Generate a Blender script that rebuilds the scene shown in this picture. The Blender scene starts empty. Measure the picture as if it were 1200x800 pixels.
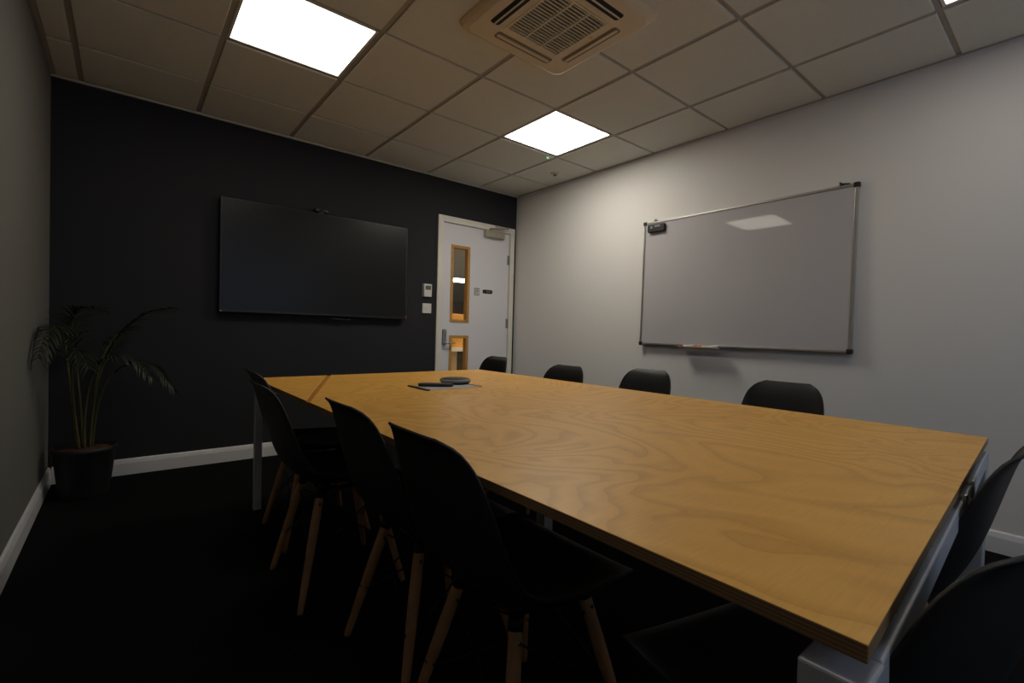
import bpy, bmesh, math, random
from mathutils import Vector, Matrix
random.seed(7)
C = bpy.context.scene.collection
PI = math.pi

# ------------------------------------------------------------------ materials
def new_mat(name):
    m = bpy.data.materials.new(name); m.use_nodes = True
    nt = m.node_tree
    return m, nt, nt.nodes['Principled BSDF']

def mat(name, col, rough=0.5, metal=0.0, spec=0.5, noise=0.0, nscale=40, bump=0.0, bscale=200, coat=0.0):
    m, nt, b = new_mat(name)
    b.inputs['Base Color'].default_value = (*col, 1)
    b.inputs['Roughness'].default_value = rough
    b.inputs['Metallic'].default_value = metal
    b.inputs['Specular IOR Level'].default_value = spec
    b.inputs['Coat Weight'].default_value = coat
    tc = nt.nodes.new('ShaderNodeTexCoord')
    if noise:
        n = nt.nodes.new('ShaderNodeTexNoise'); n.inputs['Scale'].default_value = nscale; n.inputs['Detail'].default_value = 4
        nt.links.new(tc.outputs['Object'], n.inputs['Vector'])
        r = nt.nodes.new('ShaderNodeValToRGB')
        r.color_ramp.elements[0].position = .3; r.color_ramp.elements[1].position = .7
        r.color_ramp.elements[0].color = (*[c*(1-noise) for c in col], 1)
        r.color_ramp.elements[1].color = (*[min(1, c*(1+noise)) for c in col], 1)
        nt.links.new(n.outputs['Fac'], r.inputs['Fac']); nt.links.new(r.outputs['Color'], b.inputs['Base Color'])
    if bump:
        n2 = nt.nodes.new('ShaderNodeTexNoise'); n2.inputs['Scale'].default_value = bscale; n2.inputs['Detail'].default_value = 3
        nt.links.new(tc.outputs['Object'], n2.inputs['Vector'])
        bp = nt.nodes.new('ShaderNodeBump'); bp.inputs['Strength'].default_value = bump; bp.inputs['Distance'].default_value = .004
        nt.links.new(n2.outputs['Fac'], bp.inputs['Height']); nt.links.new(bp.outputs['Normal'], b.inputs['Normal'])
    return m

def emis(name, col, strength):
    m = bpy.data.materials.new(name); m.use_nodes = True
    nt = m.node_tree; nt.nodes.clear()
    o = nt.nodes.new('ShaderNodeOutputMaterial'); e = nt.nodes.new('ShaderNodeEmission')
    e.inputs['Color'].default_value = (*col, 1); e.inputs['Strength'].default_value = strength
    nt.links.new(e.outputs[0], o.inputs[0])
    return m

def glass_mat(name, tint=(0.95, 0.97, 0.96), gloss=0.04):
    m = bpy.data.materials.new(name); m.use_nodes = True
    nt = m.node_tree; nt.nodes.clear()
    o = nt.nodes.new('ShaderNodeOutputMaterial'); mx = nt.nodes.new('ShaderNodeMixShader')
    t = nt.nodes.new('ShaderNodeBsdfTransparent'); g = nt.nodes.new('ShaderNodeBsdfGlossy')
    t.inputs['Color'].default_value = (*tint, 1); g.inputs['Roughness'].default_value = .02
    mx.inputs[0].default_value = gloss
    nt.links.new(t.outputs[0], mx.inputs[1]); nt.links.new(g.outputs[0], mx.inputs[2]); nt.links.new(mx.outputs[0], o.inputs[0])
    return m

def birch_mat():
    m, nt, b = new_mat('birch_veneer')
    L = nt.links.new; N = nt.nodes.new
    tc = N('ShaderNodeTexCoord')
    mp = N('ShaderNodeMapping'); mp.inputs['Scale'].default_value = (1.1, 1.0, 1)
    L(tc.outputs['Object'], mp.inputs['Vector'])
    n = N('ShaderNodeTexNoise'); n.inputs['Scale'].default_value = 1.5; n.inputs['Detail'].default_value = 3.2; n.inputs['Roughness'].default_value = .40; n.inputs['Distortion'].default_value = .9
    L(mp.outputs[0], n.inputs['Vector'])
    # rotary-cut contour figure: bands of the low-frequency noise
    mul = N('ShaderNodeMath'); mul.operation = 'MULTIPLY'; mul.inputs[1].default_value = 19
    L(n.outputs['Fac'], mul.inputs[0])
    fr = N('ShaderNodeMath'); fr.operation = 'FRACT'; L(mul.outputs[0], fr.inputs[0])
    cr = N('ShaderNodeValToRGB'); cr.color_ramp.interpolation = 'EASE'
    e = cr.color_ramp.elements
    e[0].position = 0; e[0].color = (0.0, 0.0, 0.0, 1); e[1].position = 1; e[1].color = (.25, .25, .25, 1)
    a = e.new(.10); a.color = (.75, .75, .75, 1); a = e.new(.5); a.color = (1, 1, 1, 1)
    L(fr.outputs[0], cr.inputs['Fac'])
    # fine long fibres
    mp2 = N('ShaderNodeMapping'); mp2.inputs['Scale'].default_value = (18, 240, 1)
    L(tc.outputs['Object'], mp2.inputs['Vector'])
    n2 = N('ShaderNodeTexNoise'); n2.inputs['Scale'].default_value = 1; n2.inputs['Detail'].default_value = 3
    L(mp2.outputs[0], n2.inputs['Vector'])
    n3 = N('ShaderNodeTexNoise'); n3.inputs['Scale'].default_value = 2.3; n3.inputs['Detail'].default_value = 4
    L(tc.outputs['Object'], n3.inputs['Vector'])
    base = N('ShaderNodeMixRGB'); base.inputs[1].default_value = (.74, .38, .062, 1); base.inputs[2].default_value = (.88, .49, .11, 1)
    L(n3.outputs['Fac'], base.inputs[0])
    fig = N('ShaderNodeMixRGB'); fig.blend_type = 'MULTIPLY'; fig.inputs[0].default_value = 1
    c2 = N('ShaderNodeValToRGB'); c2.color_ramp.elements[0].color = (.80, .73, .60, 1); c2.color_ramp.elements[1].color = (1, 1, 1, 1)
    L(cr.outputs['Color'], c2.inputs['Fac'])
    L(base.outputs[0], fig.inputs[1]); L(c2.outputs['Color'], fig.inputs[2])
    fib = N('ShaderNodeMixRGB'); fib.blend_type = 'MULTIPLY'; fib.inputs[0].default_value = 1
    c3 = N('ShaderNodeValToRGB'); c3.color_ramp.elements[0].position = .3; c3.color_ramp.elements[1].position = .7
    c3.color_ramp.elements[0].color = (.93, .91, .88, 1); c3.color_ramp.elements[1].color = (1, 1, 1, 1)
    L(n2.outputs['Fac'], c3.inputs['Fac']); L(fig.outputs[0], fib.inputs[1]); L(c3.outputs['Color'], fib.inputs[2])
    L(fib.outputs[0], b.inputs['Base Color'])
    b.inputs['Roughness'].default_value = .38; b.inputs['Specular IOR Level'].default_value = .45
    return m

def ply_edge_mat():
    m, nt, b = new_mat('plywood_edge')
    L = nt.links.new; N = nt.nodes.new
    tc = N('ShaderNodeTexCoord'); sp = N('ShaderNodeSeparateXYZ'); L(tc.outputs['Object'], sp.inputs[0])
    mul = N('ShaderNodeMath'); mul.operation = 'MULTIPLY'; mul.inputs[1].default_value = 1/.0046; L(sp.outputs['Z'], mul.inputs[0])
    fr = N('ShaderNodeMath'); fr.operation = 'FRACT'; L(mul.outputs[0], fr.inputs[0])
    cr = N('ShaderNodeValToRGB'); e = cr.color_ramp.elements
    e[0].position = .40; e[0].color = (.34, .20, .085, 1); e[1].position = .60; e[1].color = (.22, .125, .05, 1)
    L(fr.outputs[0], cr.inputs['Fac']); L(cr.outputs['Color'], b.inputs['Base Color'])
    b.inputs['Roughness'].default_value = .6
    return m

def carpet_mat():
    m, nt, b = new_mat('black_carpet')
    L = nt.links.new; N = nt.nodes.new
    tc = N('ShaderNodeTexCoord')
    n = N('ShaderNodeTexNoise'); n.inputs['Scale'].default_value = 420; n.inputs['Detail'].default_value = 2
    L(tc.outputs['Object'], n.inputs['Vector'])
    cr = N('ShaderNodeValToRGB'); e = cr.color_ramp.elements
    e[0].position = .35; e[0].color = (.004, .004, .0045, 1); e[1].position = .75; e[1].color = (.014, .014, .015, 1)
    L(n.outputs['Fac'], cr.inputs['Fac']); L(cr.outputs['Color'], b.inputs['Base Color'])
    bp = N('ShaderNodeBump'); bp.inputs['Strength'].default_value = .6; bp.inputs['Distance'].default_value = .004
    L(n.outputs['Fac'], bp.inputs['Height']); L(bp.outputs['Normal'], b.inputs['Normal'])
    b.inputs['Roughness'].default_value = 1; b.inputs['Specular IOR Level'].default_value = .05
    return m

M = dict(
    white_wall=mat('white_wall_paint', (.72, .71, .70), .85, bump=.08, bscale=120, spec=.2),
    grey_wall=mat('grey_wall_finish', (.18, .175, .16), .85, bump=.08, bscale=120, spec=.2),  # one even grey over the whole left wall
    dark_wall=mat('charcoal_wall_paint', (.025, .0255, .030), .8, bump=.08, bscale=120, spec=.25),
    ceil_tile=mat('mineral_ceiling_tile', (.70, .70, .625), .9, noise=.02, nscale=60, bump=.15, bscale=300, spec=.1),
    ceil_grid=mat('ceiling_grid_steel', (.40, .37, .32), .6, spec=.3),
    trim=mat('white_gloss_trim', (.74, .74, .76), .35),
    cream_trim=mat('cream_gloss_architrave', (.76, .73, .66), .4),
    door=mat('white_door_laminate', (.74, .73, .77), .5),
    oak=mat('oak_bead', (.50, .26, .07), .5, noise=.12, nscale=25),
    
    lampframe=mat('lamp_frame', (.7, .68, .64), .5),
    ac=mat('aged_cream_plastic', (.68, .58, .40), .5, noise=.02, nscale=8),
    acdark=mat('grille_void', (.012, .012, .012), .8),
    acbrown=mat('brown_slot', (.24, .18, .10), .7),  # flat brown for two of the outlet slots
    yellow=mat('yellow_sticker', (.75, .5, .03), .5),
    tv=mat('screen_glass', (.012, .0125, .013), .3, spec=.25),
    blackplastic=mat('black_plastic', (.012, .012, .013), .4),
    shell=mat('black_polypropylene', (.0085, .0085, .009), .5, spec=.4, bump=.05, bscale=600),
    dowel=mat('beech_dowel', (.42, .22, .095), .5, noise=.15, nscale=18),
    steelblack=mat('black_steel', (.01, .01, .01), .35, metal=.6),
    chrome=mat('zinc_screw', (.7, .7, .7), .25, metal=1),
    tabsteel=mat('silver_powder_coated_steel', (.55, .56, .59), .38, metal=.25),
    alu=mat('brushed_aluminium', (.45, .44, .43), .35, metal=.8),
    board=mat('whiteboard_enamel', (.49, .48, .50), .035, spec=.35),
    birch=birch_mat(), ply=ply_edge_mat(), carpet=carpet_mat(),
    seam=mat('brown_joint_strip', (.42, .17, .025), .9, spec=.1),
    glass=glass_mat('door_glass'),
    beige=mat('beige_office_wall', (.62, .47, .28), .8),
    officefloor=mat('office_carpet', (.10, .09, .08), .9),
    lcd=mat('lcd_grey_green', (.10, .12, .10), .3),
    offwhite=mat('off_white_plastic', (.75, .73, .70), .45),
    grey=mat('mid_grey_plastic', (.20, .20, .21), .5),
    closer=mat('beige_metal', (.42, .38, .30), .45, metal=.3),
    red=mat('red_plastic', (.55, .03, .03), .4),
    orange=mat('orange_plastic', (.75, .17, .03), .4),
    green=mat('green_plastic', (.02, .30, .16), .5),
    led=emis('green_led', (.05, .9, .35), 1.5),
    leaf=mat('palm_leaf', (.015, .022, .009), .5, noise=.25, nscale=30),
    cane=mat('palm_cane', (.085, .08, .02), .55, noise=.25, nscale=40),
    pot=mat('black_planter', (.012, .012, .013), .6),
    soil=mat('red_brown_potting_bark', (.10, .035, .02), .95, noise=.5, nscale=60, bump=.8, bscale=80),
    paper=mat('grey_sheet', (.40, .40, .42), .5),
    metalgrey=mat('satin_steel', (.30, .31, .33), .35, metal=.7),
    bluegrey=mat('grey_window_blind', (.35, .36, .38), .7),
    dark_green=mat('dark_cabinet', (.02, .026, .024), .5),
)

# ------------------------------------------------------------------ mesh helpers
def box(bm, x0, x1, y0, y1, z0, z1, mi=0):
    vs = [bm.verts.new((x, y, z)) for x in (x0, x1) for y in (y0, y1) for z in (z0, z1)]
    for f in ((0,1,3,2),(4,6,7,5),(0,4,5,1),(2,3,7,6),(0,2,6,4),(1,5,7,3)):
        fc = bm.faces.new([vs[i] for i in f]); fc.material_index = mi
    return vs

def cone(bm, p0, p1, r0, r1, n=16, mi=0, smooth=True, cap=True):
    p0 = Vector(p0); p1 = Vector(p1); d = (p1-p0).normalized()
    u = d.orthogonal().normalized(); v = d.cross(u)
    A = [bm.verts.new(p0+r0*(math.cos(2*PI*i/n)*u+math.sin(2*PI*i/n)*v)) for i in range(n)]
    B = [bm.verts.new(p1+r1*(math.cos(2*PI*i/n)*u+math.sin(2*PI*i/n)*v)) for i in range(n)]
    for i in range(n):
        f = bm.faces.new((A[i], A[(i+1) % n], B[(i+1) % n], B[i])); f.smooth = smooth; f.material_index = mi
    if cap:
        bm.faces.new(A[::-1]).material_index = mi; bm.faces.new(B).material_index = mi

def tube(bm, pts, rad, n=8, mi=0):
    pts = [Vector(p) for p in pts]
    rs = rad if isinstance(rad, (list, tuple)) else [rad]*len(pts)
    rings = []; u = None
    for i, p in enumerate(pts):
        d = (pts[min(i+1, len(pts)-1)]-pts[max(i-1, 0)]).normalized()
        if u is None: u = d.orthogonal().normalized()
        u = (u-d*u.dot(d)).normalized(); v = d.cross(u)
        rings.append([bm.verts.new(p+rs[i]*(math.cos(2*PI*k/n)*u+math.sin(2*PI*k/n)*v)) for k in range(n)])
    for a, b in zip(rings, rings[1:]):
        for k in range(n):
            f = bm.faces.new((a[k], a[(k+1) % n], b[(k+1) % n], b[k])); f.smooth = True; f.material_index = mi
    bm.faces.new(rings[0][::-1]).material_index = mi; bm.faces.new(rings[-1]).material_index = mi

def lathe(bm, prof, n=32, c=(0, 0, 0), mi=0, sy=1.0):
    rings = []
    for r, z in prof:
        rings.append([bm.verts.new((c[0]+r*math.cos(2*PI*k/n), c[1]+sy*r*math.sin(2*PI*k/n), c[2]+z)) for k in range(n)])
    for a, b in zip(rings, rings[1:]):
        for k in range(n):
            f = bm.faces.new((a[k], a[(k+1) % n], b[(k+1) % n], b[k])); f.smooth = True; f.material_index = mi
    bm.faces.new(rings[0][::-1]).material_index = mi; bm.faces.new(rings[-1]).material_index = mi

def prism(bm, pts, z0, z1, mi=0, mside=None):
    """pts: list of (x,y), counter-clockwise"""
    A = [bm.verts.new((x, y, z0)) for x, y in pts]; B = [bm.verts.new((x, y, z1)) for x, y in pts]
    bm.faces.new(A[::-1]).material_index = mi; bm.faces.new(B).material_index = mi
    n = len(pts)
    for i in range(n):
        bm.faces.new((A[i], A[(i+1) % n], B[(i+1) % n], B[i])).material_index = mi if mside is None else mside

def rrect(x0, x1, y0, y1, r, n=5):
    pts = []
    for cx, cy, a0 in ((x1-r, y0+r, -PI/2), (x1-r, y1-r, 0), (x0+r, y1-r, PI/2), (x0+r, y0+r, PI)):
        for k in range(n+1):
            a = a0+PI/2*k/n; pts.append((cx+r*math.cos(a), cy+r*math.sin(a)))
    return pts

def obj(name, bm, mats, parent=None, bevel=0.0, seg=2, loc=None):
    bmesh.ops.recalc_face_normals(bm, faces=bm.faces)
    me = bpy.data.meshes.new(name); bm.to_mesh(me); bm.free()
    for m in (mats if isinstance(mats, (list, tuple)) else [mats]): me.materials.append(m)
    o = bpy.data.objects.new(name, me); C.objects.link(o)
    if parent: o.parent = parent
    if loc: o.location = loc
    if bevel:
        b = o.modifiers.new('bevel', 'BEVEL'); b.width = bevel; b.segments = seg; b.limit_method = 'ANGLE'; b.harden_normals = False
    return o

def boxobj(name, dims, m, parent=None, bevel=0.0, seg=2):
    bm = bmesh.new(); box(bm, *dims); return obj(name, bm, m, parent, bevel, seg)

def tag(o, label, cat, group=None, kind=None):
    o['label'] = label; o['category'] = cat
    if group: o['group'] = group
    if kind: o['kind'] = kind
    return o

def thing(name, label, cat, loc=(0, 0, 0), rz=0, group=None):
    o = bpy.data.objects.new(name, None); C.objects.link(o); o.empty_display_size = .1
    o.location = loc; o.rotation_euler = (0, 0, rz)
    return tag(o, label, cat, group)

def struct(o, label=None):
    o['kind'] = 'structure'
    if label: o['label'] = label
    return o

def copy_tree(o, parent=None):
    c = o.copy(); C.objects.link(c); c.parent = parent
    for ch in list(o.children): copy_tree(ch, c)
    return c

# ------------------------------------------------------------------ room shell
XL, XR, YB, YN, H = -.359, 3.291, 4.005, -1.30, 2.481
X0, Y0 = -.223, 3.472          # ceiling grid origin (first main tee, first cross tee)
DX0, DX1, DH = 2.345, 3.235, 2.09   # door opening

struct(boxobj('floor', (XL-.12, XR+.12, YN-.12, YB+.13, -.1, 0), M['carpet']), 'black carpet floor')
struct(boxobj('wall_left', (XL-.12, XL, YN-.12, YB+.12, 0, H+.15), M['grey_wall']), 'grey side wall')
struct(boxobj('wall_right', (XR, XR+.12, YN-.12, YB+.12, 0, H+.15), M['white_wall']), 'white painted side wall')
bm = bmesh.new()
box(bm, XL, DX0, YB, YB+.12, 0, H+.15); box(bm, DX1, XR, YB, YB+.12, 0, H+.15); box(bm, DX0, DX1, YB, YB+.12, DH, H+.15)
struct(obj('wall_back', bm, M['dark_wall']), 'charcoal painted end wall')
# near wall (behind the camera) with a daylight window
WX0, WX1, WZ0, WZ1 = .2, 2.8, .95, 2.15
bm = bmesh.new()
box(bm, XL, WX0, YN-.12, YN, 0, H+.15); box(bm, WX1, XR, YN-.12, YN, 0, H+.15)
box(bm, WX0, WX1, YN-.12, YN, 0, WZ0); box(bm, WX0, WX1, YN-.12, YN, WZ1, H+.15)
struct(obj('wall_front', bm, M['white_wall']))
bm = bmesh.new()
for a in (WX0, (WX0+WX1)/2-.03, WX1-.06): box(bm, a, a+.06, YN-.09, YN-.03, WZ0, WZ1)
for a in (WZ0, WZ1-.06): box(bm, WX0+.06, WX1-.06, YN-.085, YN-.035, a, a+.06)
w = struct(obj('window_1', bm, M['offwhite'], bevel=.004))
boxobj('window_pane', (WX0+.06, WX1-.06, YN-.062, YN-.058, WZ0+.06, WZ1-.06), M['glass'], w)

# ceiling: grid plane + drop-edge tiles (one cell pattern), lamps and cassette leave their own cells
gx = [X0+.6*i for i in range(-1, 7)]; gy = [Y0-.6*j for j in range(-1, 9)]
lampcells = [(1, 1), (4, 1), (1, 5), (4, 5)]   # (i,j): x from X0+.6i, y from Y0-.6(j+1) .. Y0-.6j
bm = bmesh.new()
box(bm, XL, XR, YN, YB, H+.02, H+.15, 1)
T = .012
def holes(i, j): return (i, j) in lampcells
# tee bars
for x in gx:
    if XL < x < XR: box(bm, x-T, x+T, YN, YB, H, H+.02, 1)
for y in gy:
    if YN < y < YB: box(bm, XL, XR, y-T*.75, y+T*.75, H+.0006, H+.0195, 1)
ceil = struct(obj('ceiling', bm, [M['ceil_tile'], M['ceil_grid']]), 'suspended ceiling of beige square tiles')
bm = bmesh.new()
for i in range(-1, 6):
    for j in range(-1, 8):
        if holes(i, j): continue
        x0 = max(X0+.6*i+.014, XL+.024); x1 = min(X0+.6*(i+1)-.014, XR-.024)
        y1 = min(Y0-.6*j-.011, YB-.024); y0 = max(Y0-.6*(j+1)+.011, YN+.024)
        if x1-x0 < .02 or y1-y0 < .02: continue
        vs = box(bm, x0, x1, y0, y1, H-.007, H+.0195)
tiles = obj('ceiling_tiles', bm, M['ceil_tile'], ceil, bevel=.003, seg=2)
# wall angle trims round the ceiling
for n, d in enumerate(((XL, XR, YB-.022, YB, H-.012, H+.01), (XL, XL+.022, YN, YB-.022, H-.006, H+.01), (XR-.022, XR, YN, YB-.022, H-.006, H+.01), (XL+.022, XR-.022, YN, YN+.022, H-.006, H+.01))):
    struct(boxobj('trim_%d' % (n+1), d, M['ceil_tile'] if n == 0 else M['ceil_grid'], bevel=.002))

# skirting boards with a chamfered top
def skirting(name, p0, p1, nrm):
    p0 = Vector((*p0, 0)); p1 = Vector((*p1, 0)); n = Vector((*nrm, 0))
    prof = [(0, 0), (.016, 0), (.016, .075), (.010, .098), (.004, .105), (0, .105)]
    bm = bmesh.new()
    A = [bm.verts.new(p0+n*a+Vector((0, 0, z))) for a, z in prof]; B = [bm.verts.new(p1+n*a+Vector((0, 0, z))) for a, z in prof]
    k = len(prof)
    for i in range(k): bm.faces.new((A[i], A[(i+1) % k], B[(i+1) % k], B[i]))
    bm.faces.new(A); bm.faces.new(B[::-1])
    struct(obj(name, bm, M['trim']), 'white skirting board')
skirting('baseboard_back', (XL+.016, YB), (DX0-.07, YB), (0, -1))
skirting('baseboard_left', (XL, YN), (XL, YB), (1, 0))
skirting('baseboard_right', (XR, YN), (XR, YB), (-1, 0))
skirting('baseboard_front', (XL+.016, YN), (XR-.016, YN), (0, 1))

# ------------------------------------------------------------------ door
AW = .058
bm = bmesh.new()
box(bm, DX0-.03, DX0+.03, YB-.018, YB, 0, DH+.03); box(bm, DX1-.03, DX1+.025, YB-.018, YB, 0, DH+.03); box(bm, DX0+.03, DX1-.03, YB-.018, YB, DH-.03, DH+.03)
box(bm, DX0, DX0+.028, YB, YB+.12, 0, DH); box(bm, DX1-.028, DX1, YB, YB+.12, 0, DH); box(bm, DX0+.028, DX1-.028, YB, YB+.12, DH-.028, DH)
tr = struct(obj('trim_5', bm, M['cream_trim'], bevel=.003), 'cream door frame')
LX0, LX1, LZ1 = DX0+.03, DX1-.032, DH-.031
GX0, GX1 = 2.482, 2.695
GZ = [(1.095, 1.85), (.25, .955)]
DY0, DY1 = YB+.006, YB+.05
bm = bmesh.new()
zs = [.008, GZ[1][0], GZ[1][1], GZ[0][0], GZ[0][1], LZ1]
box(bm, LX0, GX0, DY0, DY1, .008, LZ1); box(bm, GX1, LX1, DY0, DY1, .008, LZ1)
for a, b in ((zs[0], zs[1]), (zs[2], zs[3]), (zs[4], zs[5])): box(bm, GX0, GX1, DY0, DY1, a, b)
door = struct(obj('door_1', bm, M['door']), 'white door with two narrow oak-beaded glass panels')
for a, b in GZ:
    bm = bmesh.new(); w = .024; o = .006
    box(bm, GX0-o, GX0+w, DY0-.006, DY1+.006, a-o, b+o); box(bm, GX1-w, GX1+o, DY0-.006, DY1+.006, a-o, b+o)
    box(bm, GX0+w, GX1-w, DY0-.006, DY1+.006, a-o, a+w); box(bm, GX0+w, GX1-w, DY0-.006, DY1+.006, b-w, b+o)
    bd = obj('glazing_bead', bm, M['oak'], door, bevel=.002); bd['label'] = 'oak bead round the glass'
    boxobj('glass_pane', (GX0+w, GX1-w, YB+.025, YB+.031, a+w, b-w), M['glass'], door)
for z in (1.78, 1.10, .25):
    bm = bmesh.new(); cone(bm, (LX1+.002, DY0-.007, z-.05), (LX1+.002, DY0-.007, z+.05), .007, .007, 12)
    box(bm, LX1-.022, LX1, DY0-.002, DY0, z-.05, z+.05)
    h = obj('hinge', bm, M['metalgrey'], door)
# keypad lock with lever
bm = bmesh.new(); prism(bm, rrect(2.392, 2.432, .86, 1.02, .016), 0, .022)
for v in bm.verts: v.co = Vector((v.co.x, DY0-v.co.z, v.co.y))
lk = obj('keypad_lock', bm, M['metalgrey'], door, bevel=.003)
bm = bmesh.new()
for r in range(5):
    for c in (-1, 1): cone(bm, (2.412+c*.009, DY0-.02, .91+r*.022), (2.412+c*.009, DY0-.026, .91+r*.022), .005, .0045, 10)
obj('key_buttons', bm, M['chrome'], lk)
bm = bmesh.new(); cone(bm, (2.412, DY0-.02, .885), (2.412, DY0-.055, .885), .012, .011); tube(bm, [(2.405, DY0-.05, .885), (2.43, DY0-.055, .885), (2.47, DY0-.053, .886), (2.515, DY0-.048, .884)], [.008, .008, .007, .006], 10)
obj('door_handle', bm, M['chrome'], lk)
# closer
dc = thing('door_closer', 'beige metal door closer box and folding arm above the white door', 'door closer', (2.985, DY0, 2.02))
bm = bmesh.new(); box(bm, -.125, .125, -.05, 0, -.035, .035); obj('closer_body', bm, M['closer'], dc, bevel=.008, seg=3)
bm = bmesh.new()
tube(bm, [(-.06, -.03, .035), (-.06, -.03, .058)], .010); tube(bm, [(-.06, -.03, .055), (.03, -.055, .062), (.13, -.085, .072)], .0075, 8)
tube(bm, [(.13, -.085, .076), (.07, -.06, .080), (.03, -.034, .084)], .006, 8)
tube(bm, [(.13, -.085, .062), (.13, -.085, .084)], .008)
box(bm, .01, .04, -.040, -.0245, .078, .090)
obj('closer_arm', bm, M['closer'], dc)

# little plates on the door
tag(boxobj('door_notice', (2.760, 2.824, DY0-.004, DY0-.0005, 1.375, 1.452), M['grey'], bevel=.001), 'small square grey notice on the white door right of the upper glass', 'sign')
n = bpy.data.objects['door_notice']
bm = bmesh.new()
for z in (1.385, 1.400, 1.418, 1.436): box(bm, 2.766, 2.790, DY0-.005, DY0-.004, z, z+.008)
for z in (1.385, 1.404, 1.428): box(bm, 2.798, 2.818, DY0-.005, DY0-.004, z, z+.012)
obj('notice_print', bm, M['offwhite'], n)
bm = bmesh.new(); prism(bm, rrect(2.868, 2.988, 1.405, 1.441, .012), 0, .008)
for v in bm.verts: v.co = Vector((v.co.x, DY0-v.co.z, v.co.y))
pl = tag(obj('door_sign', bm, M['blackplastic'], bevel=.001), 'black oblong sign plate with grey centre strip on the white door', 'sign')
boxobj('sign_print', (2.91, 2.965, DY0-.0092, DY0-.008, 1.417, 1.428), M['grey'], pl)

# ------------------------------------------------------------------ office seen through the glass
struct(boxobj('floor_office', (.8, 16.5, YB+.13, 21, -.1, 0), M['officefloor']))
struct(boxobj('ceiling_office', (.8, 16.5, YB+.13, 21, 2.481, 2.6), M['ceil_tile']))
struct(boxobj('wall_office', (.8, 16.5, 20.4, 20.55, 0, 2.481), M['beige']))
struct(boxobj('wall_office_front', (XR+.12, 16.5, YB, YB+.13, 0, 2.481), M['beige']))
struct(boxobj('wall_office_left', (.68, .8, YB+.13, 21, 0, 2.481), M['beige']))
struct(boxobj('wall_office_right', (16.5, 16.62, YB+.13, 21, 0, 2.481), M['beige']))
bm = bmesh.new(); box(bm, -.5, .5, -.45, .45, -.02, 0)
ol = thing('office_light', 'bright ceiling light seen far away through the upper door glass', 'ceiling light', (7.48, 11.55, 2.481))
obj('light_frame', bm, M['lampframe'], ol); boxobj('diffuser', (-.47, .47, -.42, .42, -.024, -.0205), emis('office_led', (1, .93, .82), 16), ol)
rc = thing('reception_counter', 'wooden fronted counter seen through both door glass panels', 'counter', (3.55, 5.4, 0), .0)
boxobj('counter_front', (-.9, .9, -.06, 0, .785, 1.23), mat('counter_wood', (.70, .34, .06), .4, noise=.15, nscale=6), rc, bevel=.004)
boxobj('counter_shelf', (-.9, .9, -.10, .5, .735, .785), M['offwhite'], rc)
boxobj('counter_base', (-.10, .9, 0, .5, 0, .735), M['dark_green'], rc)
boxobj('counter_end', (-.9, -.10, -.02, .5, 0, .735), M['beige'], rc)
for lx, ly in ((4.3, 4.85), (3.4, 7.2), (6.4, 7.2), (3.4, 11.5)):  # unseen lamps added to brighten the office and counter behind the glass
    o2 = thing('office_light', 'light panel added to brighten the office beyond the door, out of sight behind the door leaf', 'ceiling light', (lx, ly, 2.481), 0, 'added light panels in the office beyond the door')
    bm = bmesh.new(); box(bm, -.6, .6, -.6, .6, -.02, 0); obj('light_frame', bm, M['lampframe'], o2)
    boxobj('diffuser', (-.57, .57, -.57, .57, -.024, -.0205), emis('office_fill_panel', (1, .88, .70), 16), o2)
rb = thing('filing_cabinet', 'grey cabinet standing behind the wooden counter beyond the door', 'cabinet', (6.5, 10.2, 0))
boxobj('cabinet_body', (-.9, .9, 0, .5, 0, 1.32), M['bluegrey'], rb, bevel=.005)
for k in range(3): boxobj('drawer_front', (-.87, .87, -.015, 0, .05+.42*k, .45+.42*k), M['grey'], rb, bevel=.003)

# ------------------------------------------------------------------ ceiling lights
pos = {0: 'square ceiling light panel above the large screen, left of the air conditioner', 1: 'square ceiling light panel between the air conditioner and the door',
       2: 'square ceiling light panel at the near left, above the edge of the photo', 3: 'square ceiling light panel at the top right over the near end of the table'}
for k, (i, j) in enumerate(lampcells):
    cx, cy = X0+.6*i+.3, Y0-.6*j-.3
    t = thing('ceiling_light', pos[k], 'ceiling light', (cx, cy, H), 0, 'square light panels in the ceiling')
    bm = bmesh.new(); a, b = .286, .274
    box(bm, -a, -b, -a, a, -.003, .015); box(bm, b, a, -a, a, -.003, .015); box(bm, -b, b, -a, -b, -.003, .015); box(bm, -b, b, b, a, -.003, .015)
    obj('light_frame', bm, M['lampframe'], t)
    boxobj('diffuser', (-b, b, -b, b, .000, .012), emis('led_diffuser', (1.0, .93, .80), (7.5, 21, 5.5, 5.5)[k]), t)

# green indicator and detector
g = thing('emergency_indicator', 'tiny green indicator lamp in the ceiling beside the light near the door', 'indicator light', (2.715, 2.915, H-.007))
bm = bmesh.new(); cone(bm, (0, 0, .002), (0, 0, -.004), .016, .014); obj('bezel', bm, M['offwhite'], g)
bm = bmesh.new(); lathe(bm, [(.010, -.004), (.009, -.008), (.004, -.011)], 16); obj('lens', bm, M['led'], g)
g = thing('ceiling_sensor', 'small round sensor on a ceiling tile near the corner of the white wall', 'sensor', (3.04, 3.16, H-.007))
bm = bmesh.new(); lathe(bm, [(.040, 0), (.040, -.006), (.030, -.012)], 24); obj('sensor_base', bm, M['ac'], g)
bm = bmesh.new(); lathe(bm, [(.020, -.012), (.018, -.020), (.008, -.026)], 20); obj('sensor_dome', bm, M['grey'], g)

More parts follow.
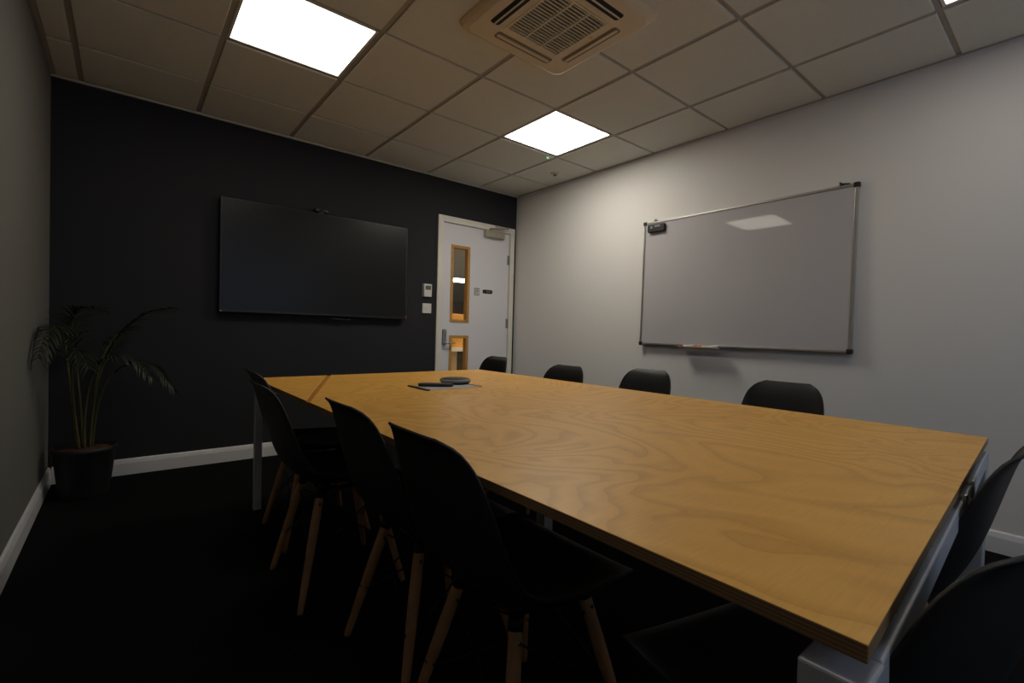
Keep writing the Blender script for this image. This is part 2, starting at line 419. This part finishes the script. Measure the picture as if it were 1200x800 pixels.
# ------------------------------------------------------------------ air-conditioning cassette
AX, AY, AZ, AR = 1.548, 1.628, H-.007, .338
ac = thing('air_conditioner', 'cream square ceiling cassette air conditioner with slatted grille', 'air conditioner', (AX, AY, AZ))
bm = bmesh.new()
prof = [(AR, 0), (AR, -.008), (AR-.012, -.022), (AR-.035, -.034)]
rings = [[bm.verts.new((x, y, z)) for x, y in rrect(-r, r, -r, r, .045, 6)] for r, z in prof]
for a, b in zip(rings, rings[1:]):
    for k in range(len(a)):
        bm.faces.new((a[k], a[(k+1) % len(a)], b[(k+1) % len(a)], b[k]))
bm.faces.new(rings[0]); 
ri = rings[-1]; G = .173
inner = [bm.verts.new((x, y, -.034)) for x, y in rrect(-G, G, -G, G, .004, 6)]
for k in range(len(ri)): bm.faces.new((ri[k], ri[(k+1) % len(ri)], inner[(k+1) % len(ri)], inner[k]))
inner2 = [bm.verts.new((v.co.x, v.co.y, -.012)) for v in inner]
for k in range(len(ri)): bm.faces.new((inner[k], inner[(k+1) % len(ri)], inner2[(k+1) % len(ri)], inner2[k]))
bm.faces.new(inner2)
obj('fascia', bm, M['ac'], ac)
boxobj('grille_void', (-G+.001, G-.001, -G+.001, G-.001, -.014, -.0125), M['acdark'], ac)
bm = bmesh.new(); W = .160
box(bm, -G+.001, -W, -G+.001, G-.001, -.036, -.014); box(bm, W, G-.001, -G+.001, G-.001, -.036, -.014)
box(bm, -W, W, -G+.001, -W, -.036, -.014); box(bm, -W, W, W, G-.001, -.036, -.014)
for d in (-W/3, W/3): box(bm, d-.004, d+.004, -W, W, -.036, -.020)
ns = 17
for k in range(ns):
    y = -W+2*W*(k+.5)/ns
    box(bm, -W, W, y-.003, y+.003, -.0345, -.028)
obj('intake_grille', bm, M['ac'], ac)
R4 = [Matrix.Rotation(a, 4, 'Z') for a in (0, PI/2, PI, -PI/2)]
for q, R in enumerate(R4):                # 0:+y side, 1:-x side, 2:-y side, 3:+x side
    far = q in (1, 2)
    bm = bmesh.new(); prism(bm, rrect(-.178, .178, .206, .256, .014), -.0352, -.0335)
    bm.transform(R); sl = obj('outlet_slot', bm, M['acdark'] if far else M['acbrown'], ac)
    bm = bmesh.new()
    if far: prism(bm, rrect(-.172, .172, .227, .235, .003), -.040, -.036)
    else: prism(bm, rrect(-.170, .170, .222, .240, .008), -.040, -.0355)
    bm.transform(R); obj('vane', bm, M['ac'], ac, bevel=.001)
bm = bmesh.new(); cone(bm, (.185, -.05, -.034), (.185, -.05, -.0355), .009, .009, 16)
obj('sticker', bm, M['yellow'], ac)['label'] = 'round yellow sticker'

# ------------------------------------------------------------------ screen on the dark wall
tv = thing('wall_television', 'large black flat television mounted on the charcoal wall', 'television', (1.242, YB, 1.508))
boxobj('wall_bracket', (-.35, .35, -.03, 0, -.2, .2), M['blackplastic'], tv)
boxobj('casing', (-.728, .728, -.068, -.028, -.412, .412), M['blackplastic'], tv, bevel=.006, seg=3)
boxobj('screen', (-.716, .716, -.0695, -.068, -.392, .402), M['tv'], tv)
boxobj('logo_plate', (-.722, -.712, -.071, -.068, -.408, -.398), M['metalgrey'], tv)
bm = bmesh.new(); tube(bm, [(.02, -.04, -.41), (.08, -.05, -.432), (.20, -.05, -.436), (.28, -.04, -.41)], .004)
obj('cable', bm, M['blackplastic'], tv)
wc = thing('webcam', 'small black webcam sitting on top of the television', 'webcam', (1.215, YB-.045, 1.92))
bm = bmesh.new(); prism(bm, rrect(-.055, .055, -.025, .025, .018), .008, .036); obj('camera_body', bm, M['blackplastic'], wc, bevel=.004)
bm = bmesh.new(); cone(bm, (0, -.025, .022), (0, -.032, .022), .012, .011); obj('camera_lens', bm, M['tv'], wc)
boxobj('camera_foot', (-.02, .02, -.02, .02, 0, .008), M['blackplastic'], wc)
st = thing('stylus', 'thin dark stylus with a red tip clipped to the right edge of the television', 'stylus', (1.976, YB-.052, 1.10))
bm = bmesh.new(); cone(bm, (0, 0, .03), (0, 0, .145), .005, .005, 12); cone(bm, (0, 0, .145), (0, 0, .175), .009, .008, 12); obj('barrel', bm, M['blackplastic'], st)
bm = bmesh.new(); cone(bm, (0, 0, .003), (0, 0, .03), .004, .0055, 12); obj('tip', bm, M['red'], st)

# ------------------------------------------------------------------ thermostat and switch
th = thing('thermostat', 'white wall thermostat with a small grey display beside the door', 'thermostat', (2.208, YB, 1.381))
boxobj('back_plate', (-.046, .046, -.008, .001, -.062, .062), M['grey'], th)
boxobj('cover', (-.036, .046, -.026, -.008, -.060, .060), M['offwhite'], th, bevel=.004)
boxobj('display', (-.024, .034, -.0275, -.026, .005, .044), M['lcd'], th)
boxobj('button_row', (-.018, .028, -.028, -.026, -.040, -.030), M['offwhite'], th, bevel=.001)
sw = thing('wall_plate', 'plain white square switch plate below the thermostat', 'switch', (2.214, YB, 1.212))
boxobj('plate', (-.047, .047, -.010, 0, -.046, .046), M['offwhite'], sw, bevel=.003)
boxobj('rocker', (-.012, .012, -.014, -.010, -.020, .020), M['offwhite'], sw, bevel=.002)

# ------------------------------------------------------------------ whiteboard
BY0, BY1, BZ0, BZ1 = .877, 2.332, .936, 1.921
wb = thing('whiteboard', 'large aluminium-framed whiteboard hanging on the white wall', 'whiteboard', (XR, (BY0+BY1)/2, BZ0))
hw, hh = (BY1-BY0)/2, BZ1-BZ0
boxobj('writing_surface', (-.020, -.008, -hw+.01, hw-.01, .01, hh-.01), M['board'], wb)
bm = bmesh.new(); f = .016
box(bm, -.026, -.004, -hw, hw, 0, f); box(bm, -.026, -.004, -hw, hw, hh-f, hh); box(bm, -.026, -.004, -hw, -hw+f, f, hh-f); box(bm, -.026, -.004, hw-f, hw, f, hh-f)
obj('frame', bm, M['alu'], wb, bevel=.002)
for sy in (-1, 1):
    for z in (-.006, hh-.024):
        y = sy*(hw-.009)
        c = boxobj('corner_cap', (-.030, -.0005, y-.016, y+.016, z, z+.030), M['blackplastic'], wb, bevel=.006, seg=3); c['label'] = 'black plastic corner'
wb.rotation_euler = (0, math.radians(.9), 0); wb.location.x = XR-.017
for dy, nm in ((-hw+.085, 0), (hw-.10, 1)):
    bm = bmesh.new(); box(bm, -.022, -.006, dy-.012, dy+.012, hh-.001, hh+.010); tube(bm, [(-.016, dy-.04, hh+.004), (-.016, dy, hh+.012), (-.016, dy+.012, hh+.022)] if nm == 0 else [(-.016, dy, hh+.01), (-.016, dy, hh+.020)], .005)
    obj('hanging_clip', bm, M['blackplastic'], wb)
ty0, ty1 = 1.63, 1.950
bm = bmesh.new(); y0, y1 = ty0-wb.location.y, ty1-wb.location.y
box(bm, -.078, -.0265, y0, y1, -.012, -.008); box(bm, -.082, -.078, y0, y1, -.012, .000)
obj('pen_tray', bm, M['alu'], wb, bevel=.001)
for n, (ya, yb, capm, lab) in enumerate(((1.947, 1.835, 'red', 'white marker pen with a red cap lying left in the whiteboard tray'), (1.822, 1.660, 'orange', 'white marker pen with an orange cap lying right in the whiteboard tray'))):
    t = thing('marker_pen', lab, 'marker pen', (XR-.072, ya, BZ0+.0022), 0, 'marker pens in the whiteboard tray')
    L = yb-ya; cl = -.028 if n == 0 else -.045
    bm = bmesh.new(); cone(bm, (0, cl, 0), (0, L, 0), .0085, .0085, 16); obj('barrel', bm, M['offwhite'], t)
    bm = bmesh.new(); cone(bm, (0, 0, 0), (0, cl, 0), .009, .0095, 16); obj('cap', bm, M[capm], t)
er = thing('whiteboard_eraser', 'black board eraser with green edge stuck in the top corner of the whiteboard', 'eraser', (XR-.0225, 2.208, 1.862))
bm = bmesh.new(); prism(bm, rrect(-.074, .074, -.030, .030, .008), 0, .028)
for v in bm.verts: v.co = Vector((-v.co.z-.001, v.co.x, v.co.y))
obj('eraser_body', bm, M['blackplastic'], er, bevel=.003)
boxobj('felt_edge', (-.028, -.004, .070, .076, -.020, .020), M['green'], er)
boxobj('eraser_label', (-.0300, -.0288, -.040, .010, .006, .020), M['grey'], er)
boxobj('eraser_mark', (-.0300, -.0288, .028, .050, -.002, .016), M['grey'], er)

# ------------------------------------------------------------------ table
TZ, TT = .720, .019
tb = thing('conference_table', 'long birch plywood conference table on silver steel legs', 'table', (1.3, 1.5, 0))
def tw(x, y): return (x-1.3, y-1.5)
A = (.541, .123); B = (2.062, .192); Cc = (2.062, 2.905); D = (.541, 2.865)
S0 = (.541, 1.90); S1 = (.935, 2.8755)
def sh(p, dx): return (p[0]+dx, p[1])
bm = bmesh.new()
prism(bm, [tw(*A), tw(*B), tw(*Cc), tw(S1[0]+.022, S1[1]), tw(S0[0], S0[1]-.045)], TZ-TT, TZ, 0, 1)
obj('tabletop', bm, [M['birch'], M['ply']], tb, bevel=.0012)
bm = bmesh.new()
prism(bm, [tw(*S0), tw(*S1), tw(*D)], TZ-TT, TZ, 0, 1)
obj('tabletop_corner', bm, [M['birch'], M['ply']], tb, bevel=.0012)['label'] = 'triangular far corner panel of the tabletop'
bm = bmesh.new()
prism(bm, [tw(S0[0]+.001, S0[1]-.043), tw(S1[0]+.0215, S1[1]-.0005), tw(S1[0]+.001, S1[1]-.0005), tw(S0[0]+.001, S0[1]-.003)], TZ-TT, TZ-.003)
obj('joint_strip', bm, M['seam'], tb)['label'] = 'dark brown diagonal joint'
LS = .05
def legat(x, y, s=LS, top=TZ-TT-.018):
    bm = bmesh.new(); box(bm, x-1.3-s/2, x-1.3+s/2, y-1.5-s/2, y-1.5+s/2, .012, top); l = obj('leg', bm, M['tabsteel'], tb, bevel=.003)
    bm = bmesh.new(); cone(bm, (x-1.3, y-1.5, 0), (x-1.3, y-1.5, .012), .018, .02, 16); obj('foot', bm, M['blackplastic'], l)
bt = TZ-TT-.021
SK = math.atan2(.069, 1.521)      # the near end is cut very slightly out of square
def rail(x0, x1, y, rot=0, hz=.045, name='end_rail', w=.025):
    bm = bmesh.new(); box(bm, 0, x1-x0, -w, w, bt-hz, bt); bm.transform(Matrix.Translation((x0-1.3, y-1.5, 0)) @ Matrix.Rotation(rot, 4, 'Z'))
    return obj(name, bm, M['tabsteel'], tb, bevel=.003)
rail(.597, 1.985, .137, SK, w=.014); rail(.86, 1.54, 1.46); rail(.590, 2.0, 2.83, math.atan2(.04, 1.521))
def leg2(x, y, top=bt, s=.025):
    bm = bmesh.new(); box(bm, x-1.3-s, x-1.3+s, y-1.5-s, y-1.5+s, .012, top); l = obj('leg', bm, M['tabsteel'], tb, bevel=.003)
    bm = bmesh.new(); cone(bm, (x-1.3, y-1.5, 0), (x-1.3, y-1.5, .012), .018, .02, 16); obj('foot', bm, M['blackplastic'], l)
leg2(.566, .151, bt, .030); leg2(2.015, .215, bt, .029); leg2(.560, 2.832, bt, .018); leg2(2.025, 2.875)
leg2(1.40, 1.46, bt-.0455)
for x, w in ((.80, 0), (1.80, 0)):
    ya = .155+(x-.568)*.0454
    for a, b in ((ya, 1.434), (1.486, 2.80)):
        if x > 1.54 and a > 1: pass
        boxobj('side_rail', (x-1.3-.02, x-1.3+.02, a-1.5+.002, b-1.5, bt-.04, bt), M['tabsteel'], tb)
for x in (.72, 1.0, 1.28, 1.56, 1.84):
    for y in (.137+(x-.568)*.0454, 2.84, 1.46):
        if y == 1.46 and not .86 < x < 1.54: continue
        bm = bmesh.new(); cone(bm, (x-1.3, y-1.5, bt-.002), (x-1.3, y-1.5, TZ-TT+.0005), .007, .007, 14); obj('spacer', bm, M['chrome'], tb)

for x in (1.36, 1.52):
    y = .137+(x-.597)*.0454
    bm = bmesh.new(); box(bm, x-1.3-.010, x-1.3+.010, y-1.5-.019, y-1.5-.0145, bt-.030, bt+.012); box(bm, x-1.3-.010, x-1.3+.010, y-1.5-.0145, y-1.5+.012, bt+.0005, bt+.004)
    obj('clamp', bm, M['chrome'], tb, bevel=.001)
# things on the table
sh_ = thing('paper_sheet', 'flat pale grey sheet with dark edges lying on the birch table', 'sheet', (1.26, 2.055, TZ+.0002), 0)
bm = bmesh.new(); box(bm, -.15, .15, -.085, .09, 0, .0025); obj('sheet', bm, M['paper'], sh_)
bm = bmesh.new(); box(bm, -.165, -.15, -.10, .10, 0, .006); o = obj('edge_strip', bm, M['blackplastic'], sh_)
bm = bmesh.new(); box(bm, .15, .158, -.085, .09, 0, .005); o = obj('edge_strip', bm, M['seam'], sh_); o['label'] = 'brown edge strip'
cp = thing('conference_speaker', 'round black conference speaker with a silver rim on the table', 'speaker', (1.375, 2.155, TZ))
bm = bmesh.new(); lathe(bm, [(.055, 0), (.074, .006), (.080, .014)], 40); obj('speaker_base', bm, M['blackplastic'], cp)
bm = bmesh.new(); lathe(bm, [(.080, .014), (.083, .018), (.081, .026), (.074, .029)], 40); obj('rim', bm, M['grey'], cp)['label'] = 'silver rim'
bm = bmesh.new(); lathe(bm, [(.074, .029), (.060, .033), (.03, .035), (.005, .0355)], 40); obj('speaker_grille', bm, M['blackplastic'], cp)
rm = thing('remote_control', 'flat oval black handset lying on the sheet left of the round speaker', 'remote control', (1.215, 2.085, TZ+.0028), math.radians(-35))
bm = bmesh.new(); prism(bm, rrect(-.088, .088, -.030, .030, .029, 8), 0, .015); obj('handset', bm, M['blackplastic'], rm, bevel=.005, seg=3)
bm = bmesh.new()
for k in range(5):
    for c in (-1, 1): cone(bm, (-.05+.022*k, c*.009, .0148), (-.05+.022*k, c*.009, .0165), .005, .0045, 10)
obj('button_pad', bm, M['grey'], rm)

# ------------------------------------------------------------------ chairs
def make_chair():
    t = thing('dining_chair', '', 'chair')
    prof = [(.192, .398, .145, 0), (.196, .415, .164, .0), (.184, .431, .184, .003), (.150, .439, .203, .010), (.09, .433, .211, .022), (.02, .424, .214, .034),
            (-.05, .420, .214, .042), (-.120, .426, .212, .048), (-.175, .446, .207, .048), (-.212, .482, .202, .044), (-.236, .535, .196, .038),
            (-.253, .592, .190, .032), (-.267, .648, .184, .026), (-.279, .698, .177, .020), (-.291, .742, .164, .014), (-.306, .776, .138, .008), (-.328, .798, .098, .002)]
    # smooth profile
    def cat(p, s):
        n = len(p)-1; i = min(int(s*n), n-1); u = s*n-i
        P = [p[max(0, min(n, i+k))] for k in (-1, 0, 1, 2)]
        return [.5*((2*P[1][c])+(-P[0][c]+P[2][c])*u+(2*P[0][c]-5*P[1][c]+4*P[2][c]-P[3][c])*u*u+(-P[0][c]+3*P[1][c]-3*P[2][c]+P[3][c])*u**3) for c in range(4)]
    NV, NU = 40, 20
    bm = bmesh.new(); rows = []
    pts = [cat(prof, v/NV) for v in range(NV+1)]
    for v in range(NV+1):
        x, z, w, up = pts[v]
        a, b = pts[max(0, v-1)], pts[min(NV, v+1)]
        tx, tz = b[0]-a[0], b[1]-a[1]; l = math.hypot(tx, tz); nx, nz = tz/l, -tx/l      # normal towards the sitter
        if nz < -.2 and v < 5: nx, nz = -nx, -nz
        row = []
        s = v/NV
        for u in range(NU+1):
            q = -1+2*u/NU
            k = abs(q)**2.6
            yy = w*math.sin(q*PI/2*.92)/math.sin(PI/2*.92)
            dn = up*k
            # the back's top corners sweep down and the shell hugs
            cz = 0
            cz *= max(0, (s-.80)/.20)
            row.append(bm.verts.new((x+nx*dn, yy, z+nz*dn+cz)))
        rows.append(row)
    for a, b in zip(rows, rows[1:]):
        for k in range(NU):
            f = bm.faces.new((a[k], a[k+1], b[k+1], b[k])); f.smooth = True
    bmesh.ops.recalc_face_normals(bm, faces=bm.faces)
    sh = obj('seat_shell', bm, M['shell'], t)
    sm = sh.modifiers.new('solid', 'SOLIDIFY'); sm.thickness = .006; sm.offset = 0
    bv = sh.modifiers.new('bev', 'BEVEL'); bv.width = .002; bv.segments = 2; bv.angle_limit = math.radians(50)
    # rolled rim bead
    # metal sub frame
    bm = bmesh.new()
    for sx in (-1, 1):
        tube(bm, [(sx*.095-.015, -.11, .388), (sx*.095-.015, .11, .388)], .008, 8)
    for sy in (-1, 1):
        tube(bm, [(-.11, sy*.10, .392), (.08, sy*.10, .392)], .008, 8)
        for sx in (-1, 1): cone(bm, (sx*.085-.015, sy*.09, .385), (sx*.085-.015, sy*.09, .415), .018, .022, 12)
    obj('mounting_frame', bm, M['steelblack'], t)
    feet = {}
    for sx in (-1, 1):
        for sy in (-1, 1):
            top = Vector((sx*.105-.015, sy*.108, .385)); ft = Vector((sx*.195-.015, sy*.200, 0)); feet[sx, sy] = (top, ft)
            d = (ft-top)
            bm = bmesh.new(); tube(bm, [top, top+d*.03, top+d*.35, top+d*.97, ft], [.0135, .0155, .0165, .011, .0095], 14)
            l = obj('leg', bm, M['dowel'], t)
            out = Vector((sx, sy, 0)).normalized()
            for s in (.09, .55):
                c = top+d*s; nrm = Vector((0, sy, 0)) if s < .5 else Vector((sx, 0, 0))
                rr = .016 if s < .5 else .0135
                bm = bmesh.new(); cone(bm, c+nrm*(rr-.003), c+nrm*(rr+.002), .0055, .0045, 10)
                obj('screw', bm, M['chrome'], l)
            bm = bmesh.new(); cone(bm, top-d.normalized()*.012, top+d*.045, .0165, .0172, 14)
            obj('leg_bracket', bm, M['steelblack'], t)
    for (a, b) in (((-1, -1), (-1, 1)), ((1, -1), (1, 1)), ((-1, -1), (1, -1)), ((-1, 1), (1, 1))):
        bm = bmesh.new()
        ta, fa = feet[a]; tb2, fb = feet[b]
        tube(bm, [ta.lerp(fa, .10), tb2.lerp(fb, .60)], .003, 6); tube(bm, [tb2.lerp(fb, .10), ta.lerp(fa, .60)], .003, 6)
        obj('cross_brace', bm, M['steelblack'], t)
    return t
proto = make_chair()
GL = 'black shell chairs along the near-left side of the table'
GR = 'black shell chairs along the whiteboard side of the table'
GE = 'black shell chairs at the near end of the table'
chairs = [
    (.776, .872, 0, 'black shell chair, foremost of the row on the left side of the table', GL),
    (.780, 1.31, 0, 'black shell chair in the left row, directly behind the foremost one', GL),
    (.690, 1.915, 0, 'black shell chair in the left row, second from the far end', GL),
    (.765, 2.435, 0, 'black shell chair at the far end of the left row, by the table corner leg', GL),
    (2.16, .925, PI, 'black shell chair on the whiteboard side, nearest the camera', GR),
    (2.17, 1.70, PI, 'black shell chair on the whiteboard side, below the left half of the whiteboard', GR),
    (1.91, 2.14, PI, 'black shell chair between the door and the whiteboard, next to the farthest one', GR),
    (2.10, 3.135, PI, 'black shell chair before the white door, past the far end of the table', GR),
    (.868, .320, math.radians(76), 'black shell chair at the near end, cut off by the bottom right corner', GE),
    (1.46, .389, math.radians(88), 'black shell chair at the near end of the table, beyond the cut-off one', GE),
]
for n, (x, y, rz, lab, grp) in enumerate(chairs):
    c = proto if n == 0 else copy_tree(proto)
    c.location = (x, y, 0); c.rotation_euler = (0, 0, rz); c['label'] = lab; c['group'] = grp

# ------------------------------------------------------------------ palm
pp = thing('potted_palm', 'dark green areca palm in a black pot in the far left corner', 'plant', (-.175, 3.66, 0))
bm = bmesh.new(); lathe(bm, [(.108, 0), (.112, .01), (.138, .255), (.146, .262), (.146, .285), (.136, .285), (.131, .262), (.02, .258)], 40)
obj('pot', bm, M['pot'], pp)
bm = bmesh.new(); lathe(bm, [(.130, .2625), (.10, .270), (.05, .274), (.005, .275)], 24); obj('soil', bm, M['soil'], pp)
rnd = random.Random(3)
def frond(path, nleaf, llen, droop, start=.42):
    """path: stem polyline (local); leaflets feather from both sides of the upper part"""
    P = [Vector(p) for p in path]
    def at(s):
        n = len(P)-1; i = min(int(s*n), n-1); u = s*n-i
        Q = [P[max(0, min(n, i+k))] for k in (-1, 0, 1, 2)]
        return .5*((2*Q[1])+(-Q[0]+Q[2])*u+(2*Q[0]-5*Q[1]+4*Q[2]-Q[3])*u*u+(-Q[0]+3*Q[1]-3*Q[2]+Q[3])*u**3)
    bm = bmesh.new(); N = 22
    tube(bm, [at(k/N) for k in range(N+1)], [.0075*(1-.85*k/N) for k in range(N+1)], 7)
    stem = obj('cane', bm, M['cane'], pp)
    bm = bmesh.new()
    for k in range(nleaf):
        s = start+(1-start)*(k+.5)/nleaf
        for side in (-1, 1):
            p = at(s); d = (at(min(1, s+.02))-at(max(0, s-.02))).normalized()
            sd = d.cross(Vector((0, 0, 1)));
            if sd.length < .2: sd = Vector((1, .3, 0))
            sd = sd.normalized()*side
            w = .0065*rnd.uniform(.8, 1.2); L = llen*(.55+.45*math.sin(PI*min(1, (s-start)/(1-start)*.8+.2)))*rnd.uniform(.85, 1.1)
            dr = (d*rnd.uniform(.7, 1.0)+sd*rnd.uniform(.55, .9)+Vector((0, 0, rnd.uniform(0, .25)))).normalized()
            pts = []; q = p.copy(); v = dr.copy(); M_ = 5
            prev = None
            up = dr.cross(sd).normalized() if dr.cross(sd).length > .01 else Vector((0, 0, 1))
            for m in range(M_+1):
                ww = w*(1-(m/M_)**1.6)*(.45 if m == 0 else 1)+.0003
                ax = v.cross(Vector((0, 0, 1)));
                ax = ax.normalized() if ax.length > .05 else sd
                a = bm.verts.new(q+ax*ww); c_ = bm.verts.new(q+Vector((0, 0, -.0015))); b = bm.verts.new(q-ax*ww)
                if prev:
                    f1 = bm.faces.new((prev[0], prev[1], c_, a)); f2 = bm.faces.new((prev[1], prev[2], b, c_)); f1.smooth = f2.smooth = True
                prev = (a, c_, b)
                q = q+v*L/M_; v = (v+Vector((0, 0, -droop/M_))).normalized()
            
    for v in bm.verts:      # keep the leaflets inside the room
        wx = v.co.x-.175; wy = v.co.y+3.66
        if wx < XL+.012: v.co.x = XL+.012+.175+rnd.uniform(0, .004)
        if wy > YB-.012: v.co.y = YB-.012-3.66-rnd.uniform(0, .004)
    o = obj('frond', bm, M['leaf'], stem)
    s_ = o.modifiers.new('thick', 'SOLIDIFY'); s_.thickness = .0008
fronds = [
    ([(-.03, -.02, .26), (-.05, -.03, .48), (-.07, -.05, .72), (-.085, -.10, .90), (-.10, -.22, .97), (-.13, -.36, .93), (-.15, -.47, .82)], 22, .15, 1.3, .45),
    ([(-.01, .01, .26), (-.02, .0, .5), (-.04, .0, .75), (-.06, -.03, .94), (-.03, -.08, 1.06), (.03, -.12, 1.08)], 18, .15, 1.1, .45),
    ([(.02, .0, .26), (.035, .0, .5), (.07, -.01, .72), (.15, -.03, .92), (.26, -.06, 1.05), (.39, -.10, 1.10)], 22, .14, 1.1, .42),
    ([(.03, .02, .26), (.05, .02, .48), (.10, .0, .66), (.20, -.02, .76), (.31, -.06, .74), (.40, -.10, .62)], 20, .14, 1.5, .45),
    ([(.0, -.03, .26), (.0, -.04, .46), (.03, -.08, .68), (.10, -.14, .80), (.20, -.20, .80), (.29, -.26, .70)], 18, .14, 1.5, .48),
    ([(-.04, .03, .26), (-.06, .06, .5), (-.08, .10, .74), (-.09, .15, .92), (-.06, .20, 1.02)], 16, .13, 1.2, .45),
    ([(.01, .04, .26), (.03, .06, .5), (.06, .10, .74), (.12, .16, .90), (.20, .20, .97)], 16, .13, 1.2, .5),
    ([(-.02, -.04, .26), (-.04, -.08, .48), (-.05, -.14, .70), (-.04, -.22, .82), (-.01, -.32, .84), (.03, -.40, .76)], 18, .13, 1.5, .48),
]
for f in fronds: frond(*f)

# ------------------------------------------------------------------ world, camera, colour
w = bpy.data.worlds.new('world'); bpy.context.scene.world = w; w.use_nodes = True
bg = w.node_tree.nodes['Background']; bg.inputs['Color'].default_value = (.52, .67, 1.0, 1); bg.inputs['Strength'].default_value = 1.45

f = 554.7145; F = Vector((.63278113, .7741002, -.01889269)); R = Vector((.77428154, -.63227763, .02670373)); U = Vector((-.00872594, .03152587, .99946485))
cam = bpy.data.cameras.new('camera'); cam.sensor_width = 36; cam.lens = f/1200*36; cam.clip_start = .01; cam.clip_end = 100
co = bpy.data.objects.new('camera', cam); C.objects.link(co)
mw = Matrix(((R.x, U.x, -F.x, 0), (R.y, U.y, -F.y, 0), (R.z, U.z, -F.z, 1.00354), (0, 0, 0, 1)))
co.matrix_world = mw
sc = bpy.context.scene; sc.camera = co
sc.view_settings.view_transform = 'Standard'; sc.view_settings.look = 'None'; sc.view_settings.gamma = 1; sc.view_settings.use_curve_mapping = False
sc.view_settings.exposure = -.33
